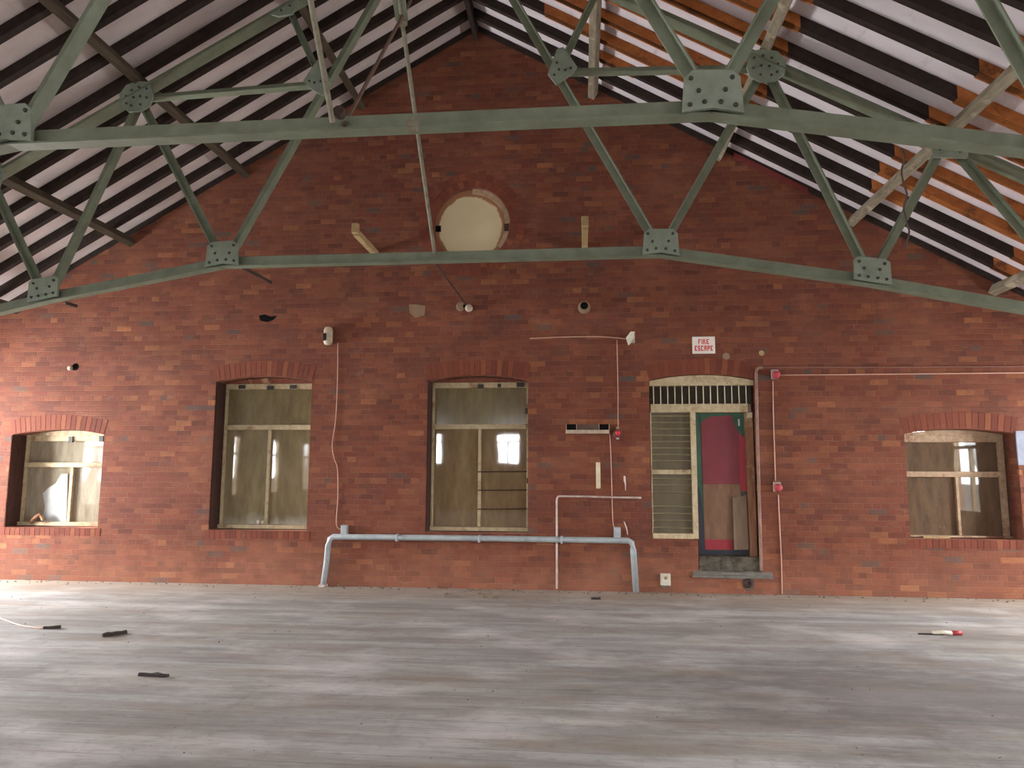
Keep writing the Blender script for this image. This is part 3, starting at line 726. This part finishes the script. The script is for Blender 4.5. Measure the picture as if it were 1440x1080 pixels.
for s, slope in ((-1, 'greyer'), (1, 'whiter')):
    for i, y in enumerate(YR):
        gr = 'rafters of the slope with %s' % ('only dark rafters' if s < 0 else 'orange timbers')
        if s < 0:
            bm = nb(); seg(bm, s, .03, XE, y-.038, y+.038)
            o = tag(obj('rafter', bm, 'dark'), '%s rafter from the gable on the roof slope with only dark rafters' % ORD[i], 'rafter', gr)
        else:
            r = thing('rafter', '%s rafter from the gable on the roof slope with orange timbers' % ORD[i], 'rafter', (0, y, RZ), gr)
            bm = nb(); seg(bm, s, .03, XE, y-.038, y+.038); obj('dark_timber', bm, 'dark', r)
            pieces = []
            if i >= 2: pieces += [(PX[0]-.62-rng.uniform(0, .25), PX[1]+.2)]
            elif i == 1: pieces += [(PX[0]+.05, PX[0]+.5)]
            if i >= 2: pieces += [(PX[2]-.12-.1*rng.random(), PX[3]+.4)]
            elif i == 1: pieces += [(PX[2]-.1, PX[2]+.3)]
            if i <= 1: pieces += [(PX[3]-.25, PX[3]+.1)]
            for (a, b) in pieces:
                bm = nb(); seg(bm, s, a, b, y-.044, y+.06, .006, RD)
                o = obj('new_timber', bm, 'orange', r); o['label'] = 'orange newer timber nailed to the dark rafter'

# dangling chain from the larger truss
bm = nb(); a = W(1268, 208, T1+.1); pts = [a + Vector((.012*math.sin(i*.9), .006*math.cos(i*1.7), -.034*i)) for i in range(20)]
tube(bm, pts, .006, 6)
tag(obj('dangling_chain', bm, 'rust'), 'thin rusty chain dangling from the larger truss before the orange timbers', 'chain')

# ------------------------------------------------------------------ services and fittings on the gable
def cable(name, pts, r, mat, lab, cat='cable', n=5, y=-.012):
    return tag(obj(name, tube(nb(), smooth_path([W(u, v, y) for u, v in pts], n), r, 8), mat, smooth=True), lab, cat)
# big grey pipe on the wall foot
pr = thing('service_pipe', 'thick pale grey pipe bracketed along the foot of the brick gable', 'pipe', (.05, -.06, 0))
zp = W(675, 757).z
pts = [Vector((W(459.5, 790).x-.02, -.06, .005)), Vector((W(461, 790).x, -.06, .3)), Vector((W(462, 770).x+.015, -.06, zp-.12)), Vector((W(463, 760).x+.03, -.06, zp-.03)), Vector((W(468, 757).x+.02, -.06, zp)),
       Vector((0, -.06, zp+.005)), Vector((W(883, 757).x, -.06, zp)), Vector((W(888, 760).x, -.06, zp-.03)), Vector((W(890, 770).x, -.06, zp-.12)), Vector((W(894, 830).x, -.06, .005))]
bm = nb(); tube(bm, pts, .041, 12); obj('pipe_run', bm, 'pipe', pr, smooth=True)
for u, v in ((484, 744), (868, 747)):
    p = W(u, v, -.06); bm = nb(); box(bm, (p.x-.045, -.085, zp+.035), (p.x+.045, -.005, p.z+.055)); obj('junction_box', bm, 'pipe', pr, .008)
for u in (560, 675, 790):
    p = W(u, 757); bm = nb(); box(bm, (p.x-.015, -.105, zp-.05), (p.x+.015, 0, zp+.05)); obj('pipe_clip', bm, 'pipe', pr, .006)
bm = nb(); q = pts[0]; box(bm, (q.x-.05, -.11, .0), (q.x+.05, -.01, .03)); obj('foot_collar', bm, 'conduit', pr)
# thin conduit
cable('thin_conduit', ((783, 828), (783, 780), (783, 720), (783, 704), (784.5, 699.5), (790, 698), (830, 698.5), (870, 699.5), (902, 700)), .014, 'conduit', 'thin pinkish conduit rising from the floor and bending along the brickwork', 'conduit', 4, -.02)
cable('alarm_cable', ((475, 482), (474.5, 535), (472, 590), (467, 625), (470, 645), (474.5, 660), (475, 700), (473, 738), (482, 745)), .0052, 'pinkcable', 'thin pink cable down the wall between the two tall windows')
cable('bell_cable', ((867.5, 478), (868, 500), (869, 550), (869, 600)), .0052, 'pinkcable', 'thin pink cable from the wedge sensor down to the red sounder')
cable('sensor_cable', ((745, 476), (790, 474), (840, 473.5), (866, 475), (880, 476.5)), .008, 'pinkcable', 'dusty pinkish cable running level to the wedge shaped sensor')
cable('drop_cable', ((857, 606), (859, 640), (860.5, 690), (862, 735), (866, 742)), .0052, 'pinkcable', 'thin pink cable from the twin lamp fitting to the grey pipe box')
cable('upper_wire', ((1066, 517), (1120, 516.5), (1200, 516.5), (1300, 516), (1400, 515.5), (1460, 515)), .006, 'dullwire', 'faint upper wire running level from the doorway corner')
cable('lower_wire', ((1097, 527.5), (1160, 527), (1260, 526), (1360, 525), (1460, 524)), .008, 'pinkcable', 'straw coloured lower wire running level from the faded red call point')
cable('call_point_cable', ((1087, 536), (1087.5, 580), (1089, 630), (1090.5, 676)), .007, 'pinkcable', 'pale cable linking the two faded red call points')
cable('floor_cable', ((1094.5, 696), (1096, 730), (1098.5, 780), (1100, 835)), .0075, 'pinkcable', 'pale pink cable from the lower call point to the floor')
# sensors
t = thing('motion_sensor', 'white oval motion sensor with dark lens above the pink cable', 'sensor', W(461, 472))
c = W(461.5, 472.5, -.05)
bm = nb(); lathe(bm, c+Vector((0, 0, 0)), [(.02, -.135), (.05, -.125), (.066, -.09), (.068, 0), (.066, .09), (.05, .125), (.02, .135)], 'Z', 16)
for v in bm.verts: v.co.y = c.y+(v.co.y-c.y)*.75
obj('housing', bm, 'grime', t, smooth=True)
obj('lens', box(nb(), (c.x-.062, c.y-.06, c.z-.075), (c.x-.008, c.y-.03, c.z+.035)), 'lens', t, .012)
obj('knuckle', box(nb(), (c.x-.03, c.y-.045, c.z+.08), (c.x+.03, .0, c.z+.13)), 'grime', t, .01)
t = thing('wedge_sensor', 'white wedge shaped sensor at the end of the dusty level cable', 'sensor', W(886, 475))
bm = nb(); F = [W(880, 475, -.11), W(887, 466, -.13), W(889, 474, -.13), W(883.5, 486, -.11)]; Bk = [W(882, 476, -.0), W(893, 466, -.0), W(893, 475, -.0), W(886, 484, -.0)]
A = [bm.verts.new(p) for p in F]; B = [bm.verts.new(p) for p in Bk]
bm.faces.new(A); bm.faces.new(B[::-1])
for i in range(4): bm.faces.new((A[i], B[i], B[(i+1) % 4], A[(i+1) % 4]))
obj('housing', bm, 'white', t, .005)
obj('wall_mount', flat(nb(), 887, 468, 893, 482, -.03, .0), 'grime', t)
# twin lamp fitting
t = thing('twin_lamp_fitting', 'beige emergency light fitting with two black square lamp holes', 'light fitting', W(826, 603))
obj('back_plate', flat(nb(), 812, 597, 842, 606, -.05, 0), 'brownbox', t)
obj('tray', flat(nb(), 795.5, 604.5, 856.5, 609.5, -.085, 0), 'grime', t, .004)
for u in (803.5, 849.5):
    bm = nb(); a, b = WX(u-7.5, 596.5, -.08), WX(u+7.5, 605, -.08)
    x0, x1, z0, z1 = a[0], b[0], b[1], a[1]
    w = .007
    box(bm, (x0, -.08, z0), (x0+w, 0, z1)); box(bm, (x1-w, -.08, z0), (x1, 0, z1)); box(bm, (x0, -.03, z1-.006), (x1, 0, z1))
    lh = obj('lamp_holder', bm, 'grime', t)
    obj('lamp_hole', box(nb(), (x0+w, -.074, z0), (x1-w, -.03, z1)), 'black', lh)
# red sounder by the cable
t = thing('red_sounder', 'round glossy red alarm sounder to the side of the twin lamp fitting', 'alarm', W(868.5, 609))
c = W(868.5, 609.5, 0)
obj('back_box', lathe(nb(), c, [(.058, -.03), (.062, 0)], 'Y', 20), 'greybox', t)
obj('body', lathe(nb(), c, [(.05, -.075), (.06, -.06), (.058, -.03)], 'Y', 20), 'belldark', t, smooth=False)
obj('dome', lathe(nb(), c, [(.012, -.095), (.028, -.09), (.034, -.074)], 'Y', 16), 'bellred', t, smooth=True)
obj('gland', box(nb(), (c.x-.02, -.045, c.z+.05), (c.x+.02, 0, c.z+.095)), 'greybox', t, .006)
obj('lower_gland', box(nb(), (c.x-.02, -.03, c.z-.085), (c.x+.02, 0, c.z-.055)), 'conduit', t, .006)
# two faded red call points
for (u, v), lab in (((1089, 527.5), 'faded red call point at the start of the straw coloured wire'), ((1092, 685.5), 'faded red call point lower down where the floor cable starts')):
    t = thing('call_point', lab, 'call point', W(u, v), 'faded red call points')
    c = W(u, v, 0)
    obj('back_box', box(nb(), (c.x-.05, -.05, c.z-.06), (c.x+.045, 0, c.z+.075)), 'greybox', t, .012)
    bm = nb(); lathe(bm, c+Vector((.008, 0, -.005)), [(.03, -.1), (.05, -.09), (.054, -.05)], 'Y', 16); obj('red_front', bm, 'oldred', t, smooth=True)
# paler strip and drips
tag(obj('trunking_strip', flat(nb(), 838, 650, 844.6, 687, -.03, 0), 'cream_ok', None, .006), 'short cream upright trunking strip above the thin pinkish conduit', 'trunking')
for q, lab in ((((877, 669), (879.5, 669.5), (880.3, 679), (880.2, 689.5), (879.2, 689.5), (878.6, 680), (877, 676)), 'white paint splash running down beside the cream trunking strip'), (((876.8, 733), (878.5, 734), (882, 742), (883.3, 752), (882, 752), (880.5, 744)), 'white paint splash just above the end of the grey pipe')):
    bm = nb(); prism(bm, [WX(*p, -.004) for p in q], -.004, 0); tag(obj('paint_splash', bm, 'drip'), lab, 'paint splash', 'white paint splashes')
# FIRE ESCAPE sign
t = thing('fire_escape_sign', 'white sign with red lettering FIRE ESCAPE above the doorway', 'sign', W(990, 496))
a, b = WX(973.3, 473.5, -.012), WX(1006, 497, -.012)
sw, shh = b[0]-a[0], a[1]-b[1]
bm = nb(); box(bm, (a[0], -.012, b[1]), (b[0], 0, a[1])); obj('sign_board', bm, 'sign', t, .01)
GLYPH = {'F': ['111', '1..', '11.', '1..', '1..'], 'I': ['1', '1', '1', '1', '1'], 'R': ['11.', '1.1', '11.', '1.1', '1.1'], 'E': ['111', '1..', '11.', '1..', '111'],
         'S': ['111', '1..', '111', '..1', '111'], 'C': ['111', '1..', '1..', '1..', '111'], 'A': ['111', '1.1', '111', '1.1', '1.1'], 'P': ['111', '1.1', '111', '1..', '1..']}
def letters(word, cx, cz, w, h):
    bm = nb(); cols = [len(GLYPH[ch][0]) for ch in word]; tot = sum(cols)+ (len(word)-1)*1.0; u = w/tot; x = cx-w/2
    for ch, cw in zip(word, cols):
        for r_, line in enumerate(GLYPH[ch]):
            for c_, v in enumerate(line):
                if v == '1': box(bm, (x+c_*u, -.0145, cz+h/2-(r_+1)*h/5), (x+(c_+1)*u+.0003, -.0115, cz+h/2-r_*h/5+.0003))
        x += (cw+1)*u
    return bm
mx, mz = (a[0]+b[0])/2, (a[1]+b[1])/2
obj('lettering', letters('FIRE', mx, mz+shh*.2, sw*.46, shh*.3), 'signred', t)
obj('lettering', letters('ESCAPE', mx, mz-shh*.19, sw*.8, shh*.3), 'signred', t)
# socket box, pipe rosette, pipe stub holes, pale sheet
t = thing('socket_box', 'cream broken socket box low on the wall beside the grey pipe', 'socket', W(936, 826))
obj('box', flat(nb(), 928.5, 806.5, 943.5, 824, -.045, 0), 'white', t, .012)
p = W(936.5, 813, -.05); obj('knob', lathe(nb(), p, [(.018, -.012), (.024, .01)], 'Y', 12), 'pale', t)
obj('broken_edge', flat(nb(), 929, 822, 943, 826.5, -.04, 0), 'rubble', t, .01)
t = thing('pipe_rosette', 'dark rusty pipe stub in a scraped patch below the concrete threshold', 'pipe stub', W(1052, 819))
c = W(1052.3, 820, 0)
obj('scraped_patch', prism(nb(), [WX(*q, -.003) for q in ((1043, 811), (1060, 811), (1061, 826), (1055, 832), (1046, 829))], -.003, 0), 'brownbox', t)
obj('stub', lathe(nb(), c, [(.022, -.02), (.026, -.045), (.055, -.03), (.065, -.003)], 'Y', 16), 'rust', t, smooth=True)
t = thing('pipe_stub', 'broken pale pipe stub in the wall to the right of the tie bracket', 'pipe stub', W(822, 433))
c = W(821.5, 433, 0); bm = nb()
lathe(bm, c, [(.062, -.05), (.088, -.045), (.088, 0)], 'Y', 18); obj('collar', bm, 'mortarpatch', t, smooth=True)
bm = nb(); lathe(bm, c+Vector((0, 0, .02)), [(.055, -.054), (.055, -.01)], 'Y', 16); obj('hole', bm, 'black', t)
t = thing('pipe_stub', 'small broken pipe stub high above the small sunlit window', 'pipe stub', W(104, 516))
c = W(106, 516, 0); obj('hole', lathe(nb(), c, [(.05, -.006), (.055, 0)], 'Y', 12), 'black', t); c = W(100, 518, 0)
obj('collar', lathe(nb(), c, [(.02, -.05), (.035, -.04), (.035, 0)], 'Y', 12), 'grime', t)
t = thing('wall_hole', 'dark ragged hole in the bricks above the tall window by the pipe end', 'hole', W(372, 447))
bm = nb(); prism(bm, [WX(*q, -.002) for q in ((364, 444), (372, 442), (380, 445), (390, 444), (384, 450), (376, 453), (366, 451))], -.002, 0); obj('hole', bm, 'black', t)
bm = nb(); prism(bm, [WX(*q, -.004) for q in ((575, 428), (586, 428), (598, 430), (597, 443), (584, 447), (576, 440))], -.004, 0)
tag(obj('render_patch', bm, 'mortarpatch'), 'greenish render patch on the bricks left of the tie bracket', 'patch')
for (u, v, rr), lab in (((1021, 501, .05), 'olive plug in the brickwork right of the fire sign'), ((1071, 496.5, .038), 'tan plug in the brickwork farther right of the fire sign')):
    bm = nb(); lathe(bm, W(u, v), [(rr*.8, -.012), (rr, 0)], 'Y', 12); tag(obj('wall_plug', bm, 'mortarpatch' if u < 1050 else 'pale'), lab, 'plug', 'plugs in the brickwork')
bm = nb(); flat(bm, 1428.5, 606, 1462, 654, -.02, 0); tag(obj('pale_sheet', bm, 'bluewhite'), 'pale bluish sheet on the wall past the flaking small window', 'sheet')

# ------------------------------------------------------------------ debris on the floor
def chip(u, v, L, wd, h, rot, mat, name, lab, cat):
    p = FL(u, v); bm = nb(); n = 6; q = []
    for i in range(n):
        t = i/(n-1); w = wd*(.35+.65*math.sin(math.pi*(.15+.7*t)))*random.uniform(.8, 1.2)
        q.append([bm.verts.new((L*(t-.5), -w/2, 0)), bm.verts.new((L*(t-.5), w/2, 0)), bm.verts.new((L*(t-.5), w*.3, h*random.uniform(.6, 1))), bm.verts.new((L*(t-.5), -w*.3, h*random.uniform(.6, 1)))])
    for A, B in zip(q, q[1:]):
        for j in range(4): bm.faces.new((A[j], A[(j+1) % 4], B[(j+1) % 4], B[j]))
    bm.faces.new(q[0]); bm.faces.new(q[-1][::-1])
    o = obj(name, bm, mat); o.location = (p.x, p.y, 0); o.rotation_euler = (0, 0, rot); return tag(o, lab, cat, {'scrap': 'dark scraps on the floor', 'lump': 'mortar lumps at the wall foot'}[cat])
chip(73, 884, .16, .06, .035, .2, 'char', 'wood_scrap', 'dark scrap on the bright floor, nearest the small sunlit window', 'scrap')
chip(161, 893, .22, .07, .04, .9, 'char', 'wood_scrap', 'ragged dark scrap on the floor, middle one of three', 'scrap')
chip(216, 951, .25, .05, .03, -.05, 'char', 'wood_scrap', 'long thin dark scrap on the floor, closest to the viewer', 'scrap')
chip(682, 840, .2, .1, .06, .3, 'rubble', 'mortar_lump', 'brown lump at the wall foot below the tall window over the pipe', 'lump')
chip(628, 839, .12, .08, .05, .3, 'rubble', 'mortar_lump', 'smaller brown lump at the wall foot left of the bigger one', 'lump')
chip(838, 843, .12, .05, .03, .1, 'char', 'mortar_lump', 'dark lump on the floor near the right end of the grey pipe', 'lump')
t = thing('bottle', 'small crushed bottle with a pinkish red end lying on the floor', 'bottle', FL(1335, 893))
p = FL(1330, 893.5); q = FL(1348, 893.5)
bm = nb(); tube(bm, [p+Vector((-.12, .02, .02)), p+Vector((-.02, 0, .03)), q+Vector((-.06, 0, .02))], .02, 10); obj('body', bm, 'white', t, smooth=True)
bm = nb(); tube(bm, [q+Vector((-.06, 0, .022)), q+Vector((.03, 0, .024))], .023, 10); obj('red_end', bm, 'oldred', t, smooth=True)
bm = nb(); p = FL(1318, 893); tube(bm, [p+Vector((-.18, 0, .008)), p+Vector((.06, .0, .008))], .008, 6); tag(obj('dark_twig', bm, 'char'), 'thin dark twig beside the crushed bottle', 'twig')
bm = nb(); tube(bm, smooth_path([FL(u, v, .008) for u, v in ((-10, 866), (10, 873), (32, 880), (60, 884))]), .007, 6)
tag(obj('loose_cord', bm, 'pinkcable', smooth=True), 'faint pink cord trailing on the bright floor by the hall corner', 'cord')
bm = nb()
for i in range(260):
    x = random.uniform(-8, 8); y = -abs(random.gauss(0, .16))-.035; s = random.uniform(.006, .022)
    if -2.3 < x < 2.4: s *= 1.3
    c = Vector((x, y, s*.4)); vs = [bm.verts.new(c+Vector((random.uniform(-1, 1)*s, random.uniform(-1, 1)*s, random.uniform(-.4, 1)*s))) for _ in range(6)]
    try: bmesh.ops.convex_hull(bm, input=vs)
    except Exception: pass
for i in range(120):
    x = random.uniform(-6, 7); y = random.uniform(-6.5, -.5); s = random.uniform(.004, .012)
    c = Vector((x, y, s*.4)); vs = [bm.verts.new(c+Vector((random.uniform(-1, 1)*s, random.uniform(-1, 1)*s, random.uniform(-.4, 1)*s))) for _ in range(6)]
    try: bmesh.ops.convex_hull(bm, input=vs)
    except Exception: pass
o = obj('mortar_crumbs', bm, 'rubble'); o['kind'] = 'stuff'; tag(o, 'scattered mortar crumbs along the foot of the brick gable', 'crumbs')

# ------------------------------------------------------------------ side and rear windows with daylight
def daylight(name, loc, direction, w, h, power, color):
    L = bpy.data.lights.new(name, 'AREA'); L.shape = 'RECTANGLE'; L.size = w; L.size_y = h; L.energy = power; L.color = color
    o = bpy.data.objects.new(name, L); COL.objects.link(o); o.location = loc
    o.rotation_euler = Vector(direction).to_track_quat('-Z', 'Z').to_euler()
    return o
wn_ = 5
LP, RP_, BP = 330, 260, 150
for sgn, nm in ((-1, 'left'), (1, 'right')):
    for i, y in enumerate(SIDE_Y):
        xi = sgn*(HW+.2)
        bm = nb(); a, b = sorted((xi, xi+sgn*.08))
        box(bm, (a, y-.65, .8), (b, y-.58, 2.72)); box(bm, (a, y+.58, .8), (b, y+.65, 2.72)); box(bm, (a, y-.58, .8), (b, y+.58, .88)); box(bm, (a, y-.58, 2.64), (b, y+.58, 2.72))
        box(bm, (a, y-.58, 2.08), (b, y+.58, 2.15)); box(bm, (a, y-.025, .88), (b, y+.025, 2.08))
        struct(obj('window_%d' % wn_, bm, 'cream'), 'side window in bay %d of the %s wall' % (i+1, nm), 'window'); wn_ += 1
        daylight('daylight', (sgn*(HW+1.0), y, 2.25 if i else 1.75), (-sgn, 0, -.4 if i else -.1), 1.9, 2.5 if i else 2.0, (LP if sgn < 0 else RP_)*((3.8 if sgn < 0 else 1.2) if i == 0 else 1.6 if i == 1 and sgn > 0 else 1), (.97, .98, 1))
for x in BACKW:
    bm = nb(); y0 = YB-.25
    for q in ((x-.52, x-.45, 1.88, 3.2), (x+.45, x+.52, 1.88, 3.2), (x-.45, x+.45, 1.88, 1.95), (x-.45, x+.45, 3.13, 3.2), (x-.45, x+.45, 2.8, 2.86), (x-.03, x+.03, 1.95, 2.8)):
        box(bm, (q[0], y0, q[2]), (q[1], y0+.08, q[3]))
    struct(obj('window_%d' % wn_, bm, 'cream'), 'window in the rear wall behind the viewer', 'window'); wn_ += 1
    daylight('daylight', (x, YB-.9, 2.8), (0, 1, -.25), 1.3, 1.8, BP, (.97, .98, 1))

w = bpy.data.worlds.new('sky'); S.world = w; w.use_nodes = True
bg = w.node_tree.nodes['Background']
tc = w.node_tree.nodes.new('ShaderNodeTexCoord'); sx = w.node_tree.nodes.new('ShaderNodeSeparateXYZ'); rp = w.node_tree.nodes.new('ShaderNodeValToRGB')
w.node_tree.links.new(tc.outputs['Generated'], sx.inputs[0]); w.node_tree.links.new(sx.outputs[2], rp.inputs[0]); w.node_tree.links.new(rp.outputs[0], bg.inputs[0])
rp.color_ramp.elements[0].position = 0.0; rp.color_ramp.elements[0].color = (.20, .20, .19, 1)          # yard below the horizon
rp.color_ramp.elements[1].position = .03; rp.color_ramp.elements[1].color = (.94, .96, 1, 1)            # overcast sky
bg.inputs[1].default_value = 10.0

S.view_settings.view_transform = 'Standard'; S.view_settings.look = 'None'; S.view_settings.gamma = 1; S.view_settings.use_curve_mapping = False
S.view_settings.exposure = 0.80
S.cycles.use_denoising = True
S.cycles.max_bounces = 10; S.cycles.diffuse_bounces = 6
S.cycles.caustics_reflective = False; S.cycles.caustics_refractive = False
